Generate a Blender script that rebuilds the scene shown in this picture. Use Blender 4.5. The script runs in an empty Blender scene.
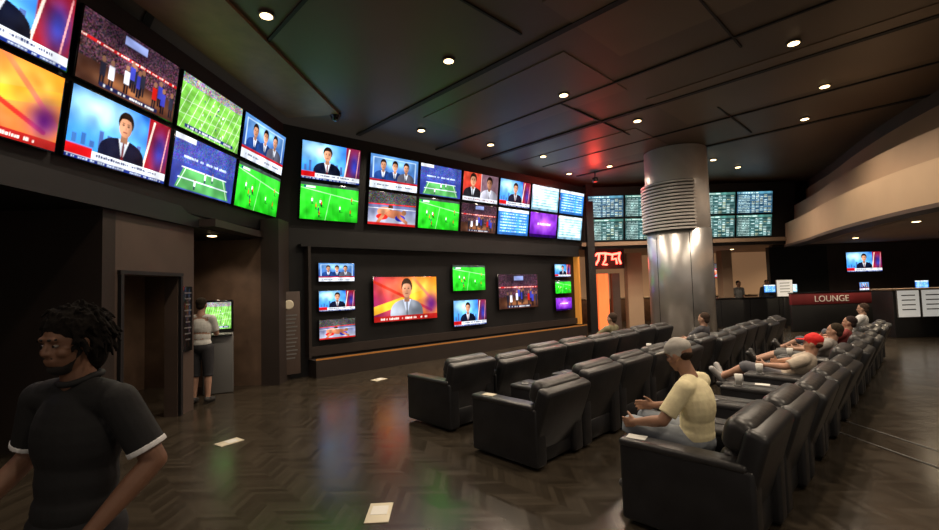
import bpy, bmesh, math, random
import numpy as np
from mathutils import Vector, Matrix
random.seed(4); np.random.seed(4)
scn=bpy.context.scene
COL=scn.collection
scn.view_settings.view_transform='Standard'

# ---------------------------------------------------------------- materials
def mat(name,color,rough=0.5,metal=0.0,emit=None,strength=0,noise=0,nscale=20,bump=0,coat=0):
    m=bpy.data.materials.new(name); m.use_nodes=True
    nt=m.node_tree; b=nt.nodes['Principled BSDF']
    b.inputs['Base Color'].default_value=(*color,1); b.inputs['Roughness'].default_value=rough
    b.inputs['Metallic'].default_value=metal
    if coat: b.inputs['Coat Weight'].default_value=coat
    if emit:
        b.inputs['Emission Color'].default_value=(*emit,1); b.inputs['Emission Strength'].default_value=strength
    if noise or bump:
        tc=nt.nodes.new('ShaderNodeTexCoord'); n=nt.nodes.new('ShaderNodeTexNoise')
        n.inputs['Scale'].default_value=nscale; n.inputs['Detail'].default_value=4
        nt.links.new(tc.outputs['Object'],n.inputs['Vector'])
        if noise:
            r=nt.nodes.new('ShaderNodeValToRGB')
            r.color_ramp.elements[0].position=0.3; r.color_ramp.elements[1].position=0.7
            r.color_ramp.elements[0].color=(*[c*(1-noise) for c in color],1)
            r.color_ramp.elements[1].color=(*[min(1,c*(1+noise)) for c in color],1)
            nt.links.new(n.outputs['Fac'],r.inputs['Fac']); nt.links.new(r.outputs['Color'],b.inputs['Base Color'])
        if bump:
            bp=nt.nodes.new('ShaderNodeBump'); bp.inputs['Strength'].default_value=bump; bp.inputs['Distance'].default_value=0.01
            nt.links.new(n.outputs['Fac'],bp.inputs['Height']); nt.links.new(bp.outputs['Normal'],b.inputs['Normal'])
    return m

M={}
M['leather']=mat('black_leather',(0.017,0.017,0.019),0.36,noise=0.25,nscale=6,bump=0.25)
M['leather_pad']=mat('black_leather_cushion',(0.027,0.026,0.027),0.35,noise=0.25,nscale=9,bump=0.7)
M['black']=mat('matte_black',(0.006,0.006,0.007),0.5,noise=0.3,nscale=3)
M['gloss']=mat('gloss_black',(0.007,0.007,0.008),0.15)
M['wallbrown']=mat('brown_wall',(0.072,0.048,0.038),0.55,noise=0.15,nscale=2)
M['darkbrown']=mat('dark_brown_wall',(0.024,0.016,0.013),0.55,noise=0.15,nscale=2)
M['alcove']=mat('bronze_wall',(0.12,0.075,0.05),0.5,noise=0.25,nscale=3)
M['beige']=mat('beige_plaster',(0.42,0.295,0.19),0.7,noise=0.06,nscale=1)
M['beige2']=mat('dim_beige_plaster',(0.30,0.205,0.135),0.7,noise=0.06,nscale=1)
M['ceil']=mat('dark_ceiling',(0.105,0.070,0.042),0.45,noise=0.12,nscale=0.5)
M['ceil2']=mat('lighter_ceiling_panel',(0.14,0.094,0.056),0.45,noise=0.12,nscale=0.5)
M['seam']=mat('ceiling_gap',(0.008,0.006,0.005),0.7)
M['bronze']=mat('bronze_strip',(0.24,0.13,0.065),0.5,metal=0.2,noise=0.15,nscale=4)
M['steel']=mat('brushed_steel',(0.64,0.62,0.61),0.33,metal=0.8,noise=0.14,nscale=1.6)
M['steel_dark']=mat('light_steel_panel',(0.85,0.80,0.76),0.36,metal=0.1,noise=0.08,nscale=2)
M['slat']=mat('grey_slat',(0.60,0.57,0.54),0.45,metal=0.2)
M['slatgap']=mat('slat_gap',(0.05,0.045,0.042),0.6)
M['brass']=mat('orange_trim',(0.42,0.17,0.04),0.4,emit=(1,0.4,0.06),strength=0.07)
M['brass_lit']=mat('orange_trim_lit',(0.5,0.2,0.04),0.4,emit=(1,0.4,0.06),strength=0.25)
M['lamp']=mat('lamp_glow',(1,1,1),0.5,emit=(1,0.70,0.34),strength=7)
M['ring']=mat('lamp_ring',(0.12,0.10,0.08),0.5,metal=0.4)
M['white']=mat('white_paper',(0.75,0.74,0.7),0.6)
M['cream']=mat('cream_plate',(0.66,0.60,0.46),0.5)
M['neon']=mat('red_neon',(1,0.05,0.03),0.5,emit=(1,0.06,0.04),strength=12)
M['red']=mat('deep_red_panel',(0.17,0.018,0.022),0.5,noise=0.1,nscale=3)
M['grey']=mat('grey_metal',(0.2,0.2,0.2),0.4,metal=0.5)
M['warm']=mat('warm_emissive_wall',(0.5,0.33,0.2),0.6,emit=(1,0.55,0.28),strength=0.14)  # emission put into the wall in place of warm lamp light
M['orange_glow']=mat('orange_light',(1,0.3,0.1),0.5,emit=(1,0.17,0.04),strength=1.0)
M['poster']=mat('lit_white_poster',(0.8,0.8,0.78),0.5,emit=(0.9,0.9,0.85),strength=0.3)
M['eye']=mat('eye_white',(0.22,0.19,0.17),0.35); M['pupil']=mat('eye_dark',(0.008,0.006,0.005),0.25)
M['wood']=mat('dark_wood',(0.12,0.06,0.03),0.4,noise=0.3,nscale=5)

def floor_mat():
    m=bpy.data.materials.new('dark_chevron_wood'); m.use_nodes=True; nt=m.node_tree; b=nt.nodes['Principled BSDF']
    N=lambda t:nt.nodes.new(t); L=nt.links.new
    def math_(op,a,bv=None,c=None):
        n=N('ShaderNodeMath'); n.operation=op
        for i,v in enumerate((a,bv,c)):
            if v is None: continue
            if isinstance(v,(int,float)): n.inputs[i].default_value=v
            else: L(v,n.inputs[i])
        return n.outputs[0]
    tc=N('ShaderNodeTexCoord'); mp=N('ShaderNodeMapping'); mp.inputs['Rotation'].default_value=(0,0,math.radians(-44))
    L(tc.outputs['Object'],mp.inputs['Vector']); sx=N('ShaderNodeSeparateXYZ'); L(mp.outputs[0],sx.inputs[0])
    u,v=sx.outputs[0],sx.outputs[1]
    pp=math_('PINGPONG',u,0.24)
    t=math_('DIVIDE',math_('ADD',v,pp),0.075)
    idp=math_('FLOOR',t); fr=math_('FRACT',t); colid=math_('FLOOR',math_('DIVIDE',u,0.24))
    cx=N('ShaderNodeCombineXYZ'); L(idp,cx.inputs[0]); L(colid,cx.inputs[1])
    wn=N('ShaderNodeTexWhiteNoise'); L(cx.outputs[0],wn.inputs['Vector'])
    r=N('ShaderNodeValToRGB'); r.color_ramp.elements[0].color=(0.030,0.0235,0.0165,1); r.color_ramp.elements[1].color=(0.052,0.041,0.029,1)
    L(wn.outputs['Value'],r.inputs['Fac'])
    ns=N('ShaderNodeTexNoise'); ns.inputs['Scale'].default_value=7; ns.inputs['Detail'].default_value=5; L(tc.outputs['Object'],ns.inputs['Vector'])
    seam=math_('MULTIPLY_ADD',math_('GREATER_THAN',fr,0.08),0.4,0.6); fac=math_('MULTIPLY',seam,math_('MULTIPLY_ADD',ns.outputs['Fac'],0.3,0.85))
    mx=N('ShaderNodeMix'); mx.data_type='RGBA'; mx.blend_type='MULTIPLY'; mx.inputs[0].default_value=1
    L(r.outputs['Color'],mx.inputs[6]); L(fac,mx.inputs[7]); L(mx.outputs[2],b.inputs['Base Color'])
    rr=math_('MULTIPLY_ADD',wn.outputs['Value'],0.05,0.19); L(rr,b.inputs['Roughness'])
    bp=N('ShaderNodeBump'); bp.inputs['Strength'].default_value=0.08; bp.inputs['Distance'].default_value=0.002
    L(seam,bp.inputs['Height']); L(bp.outputs['Normal'],b.inputs['Normal'])
    return m
M['floor']=floor_mat()

# ---------------------------------------------------------------- helpers
def link(o): COL.objects.link(o); return o
def new_obj(name,me): return link(bpy.data.objects.new(name,me))
def top(o,label,cat,group=None,kind=None):
    o['label']=label; o['category']=cat
    if group: o['group']=group
    if kind: o['kind']=kind
    return o
def struct(o): o['kind']='structure'; return o
def child(o,p): o.parent=p; return o
def empty(name,loc=(0,0,0),rz=0):
    e=bpy.data.objects.new(name,None); e.empty_display_size=0.1; e.location=loc; e.rotation_euler=(0,0,rz); return link(e)
def boxes_mesh(name,boxes,m,bevel=0,seg=2,smooth=None):
    bm=bmesh.new()
    for b in boxes:
        c,s=b[0],b[1]; R=b[2] if len(b)>2 else Matrix.Identity(3)
        r=bmesh.ops.create_cube(bm,size=1)
        for v in r['verts']:
            v.co=R@Vector((v.co.x*s[0],v.co.y*s[1],v.co.z*s[2]))+Vector(c)
    if bevel: bmesh.ops.bevel(bm,geom=bm.edges[:],offset=bevel,segments=seg,affect='EDGES',profile=0.5,clamp_overlap=True)
    me=bpy.data.meshes.new(name); bm.to_mesh(me); bm.free(); me.materials.append(m)
    if smooth or (smooth is None and bevel): 
        for p in me.polygons: p.use_smooth=True
    return me
def box(name,c,s,m,R=None,bevel=0,seg=2):
    me=boxes_mesh(name,[((0,0,0),s)],m,bevel,seg)
    o=new_obj(name,me); o.location=c
    if R is not None: o.rotation_euler=R.to_euler()
    return o
def cyl_mesh(name,profile,m,seg=32,smooth=True):
    V=[];F=[]
    n=len(profile)
    for r,z in profile:
        for i in range(seg):
            a=2*math.pi*i/seg; V.append((r*math.cos(a),r*math.sin(a),z))
    for k in range(n-1):
        for i in range(seg):
            j=(i+1)%seg; F.append((k*seg+i,k*seg+j,(k+1)*seg+j,(k+1)*seg+i))
    F.append(tuple(range(seg))[::-1]); F.append(tuple((n-1)*seg+i for i in range(seg)))
    me=bpy.data.meshes.new(name); me.from_pydata(V,[],F); me.materials.append(m)
    if smooth:
        for p in me.polygons: p.use_smooth=len(p.vertices)==4
    return me
def face_rot(a,n,tilt):
    a=Vector((a[0],a[1],0)).normalized(); n=Vector((n[0],n[1],0)).normalized(); up=Vector((0,0,1))
    nn=(n*math.cos(tilt)-up*math.sin(tilt)); uu=(up*math.cos(tilt)+n*math.sin(tilt))
    R=Matrix((a,-nn,uu)).transposed()
    return R

# ---------------------------------------------------------------- structure
A_L=Vector((0.09,1,0)).normalized(); N_L=Vector((1,-0.09,0)).normalized()
A_C=Vector((0.755,0.656,0)).normalized(); N_C=Vector((0.656,-0.755,0)).normalized()
P_C=Vector((-3.6,9.65,0))
H=5.5
fl=box('floor',(8,9,-0.05),(40,34,0.1),M['floor']); struct(fl)
ce=box('ceiling',(8,9,H+0.06),(40,34,0.1),M['ceil']); struct(ce)
tn=[0]
def trim(c,s,m,R=None,bevel=0):
    tn[0]+=1
    return struct(box('trim_%d'%tn[0],c,s,m,R,bevel))
def wall(name,c,s,m,R=None): return struct(box('wall_'+name,c,s,m,R))
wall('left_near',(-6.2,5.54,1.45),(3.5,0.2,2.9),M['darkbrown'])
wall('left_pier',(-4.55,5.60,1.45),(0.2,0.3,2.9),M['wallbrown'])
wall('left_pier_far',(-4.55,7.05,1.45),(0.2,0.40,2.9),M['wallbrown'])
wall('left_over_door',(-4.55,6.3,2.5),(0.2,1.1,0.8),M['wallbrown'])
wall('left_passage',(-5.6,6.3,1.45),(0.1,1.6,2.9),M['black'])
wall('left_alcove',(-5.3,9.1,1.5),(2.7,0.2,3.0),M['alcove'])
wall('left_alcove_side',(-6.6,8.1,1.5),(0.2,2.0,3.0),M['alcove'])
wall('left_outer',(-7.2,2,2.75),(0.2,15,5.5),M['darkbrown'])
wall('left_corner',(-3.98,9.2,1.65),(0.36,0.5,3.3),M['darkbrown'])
trim((-5.72,4.8,3.04),(2.7,9.6,0.28),M['black'])
trim((-4.43,5.71,1.05),(0.05,0.05,2.1),M['black']); trim((-4.43,6.89,1.05),(0.05,0.05,2.1),M['black']); trim((-4.43,6.3,2.13),(0.05,1.25,0.05),M['black'])
tilt=math.radians(8)
RL=face_rot(A_L,N_L,tilt); RC=face_rot(A_C,N_C,tilt); RB=face_rot((1,0),(0,-1),tilt)
def leftP(Y,z,off=0): 
    p=Vector((-4.77+0.09*Y,Y,0))+N_L*(off+(z-4.2)*math.tan(tilt)); p.z=z; return p
wall('left_upper',leftP(4.2,4.24,-0.13),(10.6,0.12,2.3),M['black'],RL)
def cenP(s,z,off=0,tl=tilt):
    p=P_C+A_C*s+N_C*(off+(z-4.2)*math.tan(tl)); p.z=z; return p
wall('centre_upper',cenP(5.0,4.24,-0.13),(11.0,0.12,2.3),M['black'],RC)
YB=16.6
def brdP(X,z,off=0): return Vector((X,YB-off-(z-4.2)*math.tan(tilt),z))
wall('board_upper',brdP(8.2,4.24,-0.13),(7.9,0.12,2.3),M['black'],RB)
RC0=face_rot(A_C,N_C,0)
p=P_C+A_C*4.85-N_C*0.2
wall('centre_lower',(p.x,p.y,1.6),(10.6,0.2,3.2),M['black'],RC0)
def cen0(s,z,off=0): 
    q=P_C+A_C*s+N_C*off; return Vector((q.x,q.y,z))
trim(cen0(5.0,0.18,0.12),(9.7,0.45,0.36),M['darkbrown'],RC0)
trim(cen0(5.0,0.385,0.33),(9.7,0.025,0.03),M['brass'],RC0)
trim(cen0(9.85,1.6,0.0),(0.1,0.2,2.4),M['brass_lit'],RC0)
trim(cen0(0.12,1.6,0.0),(0.06,0.25,2.4),M['darkbrown'],RC0)
trim(cen0(4.9,2.82,0.0),(9.9,0.2,0.06),M['black'],RC0)
trim(cen0(5.0,0.52,-0.05),(9.6,0.06,0.2),M['darkbrown'],RC0)
wall('centre_end',(4.50,16.75,2.75),(0.26,0.5,5.5),M['black'])
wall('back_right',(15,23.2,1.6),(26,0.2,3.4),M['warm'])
wall('back_left_return',(3.6,20,1.6),(0.2,6.5,3.4),M['wallbrown'])
trim((15,20.4,3.28),(24,7.4,0.14),M['beige2'])
wall('far_upper',(12,17.2,4.4),(20,0.2,2.3),M['black'])
wall('right_far',(25,10,2.75),(0.2,27,5.5),M['wallbrown'])
wall('neon_panel',(5.45,17.75,2.78),(1.3,0.1,.8),M['black'])
trim((5.28,17.98,1.1),(0.42,0.2,2.2),M['orange_glow'])
trim((5.75,17.9,1.1),(0.3,0.3,2.2),M['wallbrown'])
trim((6.6,18.2,1.5),(0.6,0.4,3.0),M['beige'])
trim((10.3,18.2,1.5),(0.4,0.4,3.0),M['beige2'])
wall('right_back_dark',(17,19.0,1.6),(8.5,0.2,3.2),M['wallbrown'])
wall('right_black_bay',(13.6,18.7,1.9),(2.4,0.2,2.4),M['black'])
wall('right_pier',(13.6,12.2,1.5),(0.8,0.8,3.0),M['wallbrown'])
def catmull(P,n=8):
    out=[]; Q=[P[0]]+P+[P[-1]]
    for i in range(1,len(Q)-2):
        for k in range(n):
            t=k/n; a,b,c,d=[Vector(q) for q in Q[i-1:i+3]]
            out.append(0.5*((2*b)+(c-a)*t+(2*a-5*b+4*c-d)*t*t+(3*b-a-3*c+d)*t**3))
    out.append(Vector(P[-1])); return out
CV=catmull([(11.9,16.9),(10.9,14.5),(9.8,12.2),(8.9,10.0),(8.35,8.0),(8.2,6.0),(8.5,3.0),(9.6,0.0),(11,-3)])
def ribbon(name,pts,z0,z1,thick,m):
    V=[];F=[];n=len(pts)
    for i,pv in enumerate(pts):
        d=(pts[min(i+1,n-1)]-pts[max(i-1,0)]).normalized(); nn=Vector((-d.y,d.x))
        if nn.x<0: nn=-nn
        q=pv+nn*thick
        V+= [(pv.x,pv.y,z0),(pv.x,pv.y,z1),(q.x,q.y,z1),(q.x,q.y,z0)]
    for i in range(n-1):
        for k in range(4):
            F.append((i*4+k,i*4+(k+1)%4,(i+1)*4+(k+1)%4,(i+1)*4+k))
    F.append((0,1,2,3)); F.append(tuple((n-1)*4+k for k in (3,2,1,0)))
    me=bpy.data.meshes.new(name); me.from_pydata(V,[],F); me.materials.append(m)
    bm=bmesh.new(); bm.from_mesh(me); bmesh.ops.recalc_face_normals(bm,faces=bm.faces[:]); bm.to_mesh(me); bm.free()
    return struct(new_obj(name,me))
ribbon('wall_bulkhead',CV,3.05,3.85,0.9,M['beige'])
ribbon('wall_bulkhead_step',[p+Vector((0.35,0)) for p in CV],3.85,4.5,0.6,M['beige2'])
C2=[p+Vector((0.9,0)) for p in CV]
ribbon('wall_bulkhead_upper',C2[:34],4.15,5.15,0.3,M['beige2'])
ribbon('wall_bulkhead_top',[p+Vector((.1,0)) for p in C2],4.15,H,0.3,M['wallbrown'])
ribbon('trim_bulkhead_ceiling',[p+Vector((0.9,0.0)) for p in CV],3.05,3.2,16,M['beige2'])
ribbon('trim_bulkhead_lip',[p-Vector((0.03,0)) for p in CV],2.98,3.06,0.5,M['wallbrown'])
fdir=Vector((-0.695,0.719)); udir=Vector((0.719,0.695))
Rg=Matrix.Rotation(math.atan2(fdir.y,fdir.x),3,'Z')
Ru=Matrix.Rotation(math.atan2(udir.y,udir.x),3,'Z')
for k,(x,y,l,w) in enumerate([(0.75,7.1,9.5,.11),(-1.1,4.6,8,.05),(2.5,8.4,9.5,.04),(4.1,9.1,10.5,.11),(5.5,10.6,9,.04),(6.9,12,9,.10),(-3.2,4.8,4.6,.1)]):
    trim((x,y,H+.0),(l,w,0.03),M['seam'],Rg)
for (x,y,l) in [(0.0,5.6,2.4),(3.0,10.0,3.0),(6.3,10.3,2.5),(3.2,5.8,3.4)]:
    trim((x,y,H+0.0),(l,0.03,0.03),M['seam'],Ru)
for (x,y,a,b,h) in [(1.1,9.0,3.6,2.1,0.012),(6.2,7.9,5,2.2,0.012),(3.6,12.6,3.5,2.1,.012),(3.2,5.0,4.0,2.1,.012)]:
    trim((x,y,H+.01-h/2),(a,b,h),M['ceil2'],Rg)
Rl=Matrix.Rotation(math.atan2(1,0.09),3,'Z')
trim((-3.6,4.2,H-0.02),(10,1.1,0.05),M['bronze'],Rl)

# ---------------------------------------------------------------- screen painting
W,Hh=288,162
U,Vv=np.meshgrid(np.linspace(0,1,W),np.linspace(0,1,Hh))
def up(a): return np.kron(a,np.ones((3,3,1)))[:Hh,:W]
def rn(lo=0,hi=1,ch=3): return up(np.random.rand(Hh//3,W//3,ch))*(hi-lo)+lo
def softnoise(n):
    a=np.random.rand(n+2,n*2+2); yi=Vv*n; xi=U*n*2; y0=yi.astype(int).clip(0,n); x0=xi.astype(int).clip(0,2*n); fy=yi-y0; fx=xi-x0
    fy=fy*fy*(3-2*fy); fx=fx*fx*(3-2*fx)
    return a[y0,x0]*(1-fx)*(1-fy)+a[y0,x0+1]*fx*(1-fy)+a[y0+1,x0]*(1-fx)*fy+a[y0+1,x0+1]*fx*fy
def cv(c): return np.ones((Hh,W,3))*np.array(c)
def grad(c0,c1,ax='v'):
    t=(Vv if ax=='v' else U)[...,None]; return np.array(c0)*(1-t)+np.array(c1)*t
def rect(c,x0,y0,x1,y1,col): c[(U>=x0)&(U<=x1)&(Vv>=y0)&(Vv<=y1)]=col
def ell(c,cx,cy,rx,ry,col): c[((U-cx)/rx)**2+((Vv-cy)/ry)**2<=1]=col
def glow(c,cx,cy,rx,ry,col,k=1):
    w=np.exp(-(((U-cx)/rx)**2+((Vv-cy)/ry)**2))[...,None]*k; c[:]=c*(1-w)+np.array(col)*w
def band(c,x0,y0,x1,y1,w,col):
    d=np.array([x1-x0,(y1-y0)*.56]); L=np.hypot(*d)
    px=(U-x0);py=(Vv-y0)*.56; t=np.clip((px*d[0]+py*d[1])/L**2,0,1)
    c[np.hypot(px-t*d[0],py-t*d[1])<w]=col
def textline(c,x0,x1,y,h,col,dens=.7):
    x=x0
    while x<x1:
        w=random.uniform(.008,.02)
        if random.random()<dens: rect(c,x,y,min(x+w,x1),y+h*random.uniform(.7,1),col)
        x+=w+.006
def figure(c,cx,base,s,suit,skin=(.74,.52,.40),hair=(.12,.08,.06),shirt=(.82,.84,.88),tie=None):
    suit=np.array(suit); skin=np.array(skin)
    hw=.23*s; yy=(Vv-base)/s
    sh=hw*np.sqrt(np.clip(1-((yy-.0)/.345).clip(0,1)**3.2,0,1))
    m=(yy>=0)&(yy<.345)&(np.abs(U-cx)<sh); c[m]=suit*(1.25-.5*((U[m]-cx)/hw+1)/2)[:,None]
    m=(yy<.34)&(yy>.0)&(np.abs(U-cx)<.055*s*((yy)/.34).clip(0,1)); c[m]=shirt
    m=(yy<.30)&(yy>.0)&(np.abs(U-cx)<.013*s*(1-.4*yy/.3)); c[m]=tie if tie is not None else suit*.7
    rect(c,cx-.036*s,base+.29*s,cx+.036*s,base+.42*s,skin*.78)
    ell(c,cx+.002*s,base+.61*s,.078*s,.165*s,hair)
    m=((U-cx)/(.064*s))**2+((Vv-(base+.535*s))/(.155*s))**2<=1; m&=(Vv<base+.645*s+.02*s*np.cos((U-cx)/(.064*s)*2))
    c[m]=skin*(1.15-.35*(((U[m]-cx)/(.064*s)+1)/2))[:,None]
    for e in(-.026,.026):
        ell(c,cx+e*s,base+.562*s,.012*s,.012*s,(.2,.13,.1)); rect(c,cx+(e-.014)*s,base+.588*s,cx+(e+.014)*s,base+.598*s,np.array(hair)+.05)
    glow(c,cx+.004*s,base+.515*s,.007*s,.03*s,skin*.72,.6); rect(c,cx-.022*s,base+.452*s,cx+.022*s,base+.468*s,(.5,.26,.22))
def anchor(cx=.5,right=(.6,.1,.12)):
    c=grad((.22,.55,.85),(.10,.36,.78)); glow(c,.25,.8,.35,.3,(.75,.95,1)); glow(c,.55,.35,.3,.2,(.45,.8,.98),.7)
    for i in range(9): rect(c,.04+i*.075,.22,.08+i*.075,.3+random.random()*.22,(.2+.1*random.random(),.38,.62))
    rect(c,.74,0,1,1,right); glow(c,.9,.5,.1,.35,(.12,.2,.6),.9); band(c,.72,.1,.8,.95,.010,(1,.88,.82)); band(c,.93,.1,.98,.95,.006,(.9,.6,.6))
    figure(c,cx,.15,1,(.06,.08,.15),tie=(.4,.08,.1)); rect(c,0,0,1,.17,(.9,.92,.95)); rect(c,0,.06,.22,.2,(.75,.08,.1)); rect(c,.0,.0,1,.05,(.1,.18,.48))
    textline(c,.26,.9,.105,.04,(.12,.16,.35),.9); textline(c,.02,.95,.015,.025,(.8,.85,.9),.8); return c
def soccer():
    c=grad((.13,.66,.12),(.22,.80,.20)); c[((U*9+Vv*.6).astype(int)%2)==0]*=1.1
    band(c,.0,.85,1,.62,.004,(.75,.95,.72)); band(c,.5,.73,.42,0,.003,(.7,.92,.68)); 
    for i in range(9):
        x,y=random.uniform(.08,.92),random.uniform(.12,.65); k=random.choice([(.92,.92,.92),(.7,.12,.1),(.12,.14,.3)])
        rect(c,x-.011,y-.02,x+.011,y+.06,k); ell(c,x,y+.08,.008,.02,(.5,.35,.26)); rect(c,x-.01,y-.09,x-.001,y-.02,(.12,.12,.15)); rect(c,x+.002,y-.085,x+.011,y-.02,(.12,.12,.15)); glow(c,x+.02,y-.09,.03,.014,(.06,.3,.06),.6)
    rect(c,0,.92,1,1,(.25,.3,.28)); rect(c,.05,.86,.24,.91,(.9,.9,.92)); rect(c,.05,.86,.09,.91,(.1,.2,.5)); return c
def field():
    c=cv((.42,.68,.26)); c[((Vv*10+U*3).astype(int)%2)==0]=(.47,.76,.30)
    for k in range(14): band(c,k*.09-.15,0,k*.09+.05,.8,.0028,(.88,.95,.82))
    band(c,-.1,.25,1,.38,.002,(.85,.93,.8)); band(c,-.1,.5,1,.62,.002,(.85,.93,.8))
    m=(Vv>.83); c[m]=rn(.25,.8)[m]
    for i in range(18):
        x,y=random.uniform(.3,.7),random.uniform(.1,.7); rect(c,x-.006,y-.02,x+.006,y+.025,random.choice([(.9,.9,.95),(.12,.16,.45)])); ell(c,x,y+.035,.006,.012,(.7,.6,.2))
    rect(c,.1,.04,.9,.11,(.12,.18,.4)); textline(c,.14,.86,.055,.04,(.9,.9,.95)); return c
def arena(red=.5):
    n=rn(0,1,1); t=rn(0,1,3); c=(np.concatenate([n*.42*(.5+red),n*.22,n*.3],2)+t*.12)*.9+.03
    glow(c,.5,.9,.5,.25,(.1,.08,.12),.6)
    rect(c,0,.60,1,.645,(.7,.12,.13)); textline(c,.0,1,.61,.025,(.95,.9,.85),.6); rect(c,.38,.82,.62,.95,(.5,.55,.75))
    rect(c,0,0,1,.34,(.26,.16,.13)); glow(c,.5,.15,.35,.1,(.6,.38,.24))
    for i in range(11):
        x=random.uniform(.03,.97); y=random.uniform(.1,.36); k=random.choice([(.86,.86,.9),(.15,.15,.2),(.65,.12,.1),(.2,.22,.6)])
        rect(c,x-.026,y,x+.026,y+.2,k); ell(c,x,y+.25,.019,.045,(.5,.35,.27)); rect(c,x-.022,y-.14,x-.003,y,(.08,.08,.12)); rect(c,x+.003,y-.14,x+.022,y,(.1,.09,.12))
    rect(c,.2,.03,.8,.09,(.12,.14,.28)); textline(c,.22,.78,.04,.035,(.9,.9,.9)); return c
def court():
    c=cv((.2,.26,.58)); m=Vv>.5; c[m]=(rn(.08,.34)+np.array((.02,.08,.38)))[m]; 
    m=(Vv<.42)&(Vv>.03)&(np.abs(U-.5)<.44-.25*Vv); c[m]=(.32,.62,.34)
    band(c,.14,.42,.86,.42,.005,(.92,.95,1)); band(c,.1,.05,.2,.42,.004,(.9,1,.9)); band(c,.9,.05,.8,.42,.004,(.9,1,.9)); band(c,.1,.22,.9,.22,.006,(.85,.9,.95))
    for x,y in((.35,.12),(.62,.34),(.5,.3)): rect(c,x-.013,y,x+.013,y+.1,(.9,.92,.95)); ell(c,x,y+.12,.011,.022,(.5,.35,.25)); rect(c,x-.01,y-.06,x+.01,y,(.15,.17,.3))
    rect(c,0,.9,.3,1,(.85,.87,.9)); textline(c,.15,.85,.6,.05,(.8,.88,1),.9); return c
def orange(cx=.5):
    c=grad((.52,.12,.32),(.98,.55,.14),'u'); glow(c,.7,.7,.3,.3,(1,.8,.3),.8); glow(c,.2,.8,.25,.25,(.95,.35,.25),.8); band(c,-.1,.2,1.1,.75,.05,(.95,.68,.2)); band(c,0,.9,.9,.2,.018,(.8,.2,.14)); band(c,.6,1,1,.3,.02,(.98,.5,.3))
    glow(c,.9,.35,.12,.25,(.4,.15,.45)); figure(c,cx,.1,1.12,(.50,.52,.56),shirt=(.75,.78,.85),hair=(.22,.16,.12)); rect(c,0,0,1,.12,(.66,.13,.12)); textline(c,.1,.85,.035,.045,(1,.95,.9)); return c
def panel():
    c=grad((.12,.18,.42),(.30,.50,.75)); rect(c,.05,.3,.95,.92,(.70,.80,.9)); rect(c,.07,.33,.93,.9,(.25,.42,.68)); glow(c,.5,.8,.4,.15,(.6,.8,.95),.7)
    for x in(.26,.5,.74): figure(c,x,.27,.8,random.choice([(.08,.08,.15),(.3,.3,.35),(.1,.2,.4)]))
    rect(c,0,0,1,.27,(.84,.87,.92)); rect(c,0,.21,1,.27,(.65,.12,.14)); textline(c,.1,.9,.09,.05,(.1,.1,.2)); return c
def fight():
    c=grad((.7,.72,.78),(.15,.17,.40)); m=Vv>.62; c[m]=rn(.05,.45)[m]
    for a in [(.35,.4,.17,.16,(.72,.48,.36)),(.55,.35,.2,.13,(.64,.39,.28)),(.66,.24,.11,.1,(.12,.17,.6)),(.28,.25,.12,.09,(.76,.14,.12)),(.45,.56,.05,.09,(.26,.17,.12)),(.74,.42,.05,.08,(.5,.34,.25))]: ell(c,*a)
    band(c,.3,.3,.2,.08,.03,(.66,.42,.3)); band(c,.62,.3,.8,.12,.03,(.64,.4,.3))
    rect(c,0,0,1,.08,(.7,.13,.13)); band(c,0,.62,1,.66,.008,(.85,.14,.17)); band(c,0,.5,1,.52,.004,(.9,.9,.9)); return c
def face2():
    c=grad((.55,.12,.12),(.78,.28,.2)); rect(c,.5,.1,1,1,(.42,.32,.36)); figure(c,.27,.1,1.15,(.1,.1,.12)); figure(c,.74,.1,1.1,(.6,.6,.65),skin=(.55,.38,.29)); rect(c,.495,.1,.505,1,(.9,.88,.88)); rect(c,0,0,1,.14,(.85,.86,.9)); textline(c,.05,.9,.05,.05,(.5,.12,.12)); return c
def table(base=(.20,.46,.80)):
    c=grad([x*.8 for x in base],base); 
    for i in range(7): rect(c,.05,.1+i*.11,.95,.18+i*.11,[min(1,x*1.2+.1) for x in base]); textline(c,.08,.6,.12+i*.11,.035,(.95,.97,1)); textline(c,.7,.92,.12+i*.11,.035,(1,1,.85))
    rect(c,0,.88,1,1,(.88,.92,.96)); return c
def purple():
    c=grad((.28,.08,.52),(.52,.2,.78)); glow(c,.5,.55,.3,.3,(.76,.42,.92)); textline(c,.25,.75,.5,.1,(1,.93,1),.9); rect(c,0,0,1,.12,(.15,.04,.3)); return c
def board(b=1.0):
    c=cv((.16,.27*1,.27*b)); rect(c,0,.9,1,1,(.30,.50,.47*b)); textline(c,.05,.6,.925,.045,(.9,1,.95))
    for r in range(11):
        y=.04+r*.077
        if r%2: rect(c,.02,y-.015,.98,y+.06,(.26,.38,.38*b))
        textline(c,.04,.36,y,.034,(.72,.84,.82),.9)
        for k in range(5):
            if random.random()<.85: textline(c,.42+k*.115,.50+k*.115,y,.034,random.choice([(.82,.9,.88),(.78,.8,.66),(.72,.86,.86)]),.95)
    return c
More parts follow.
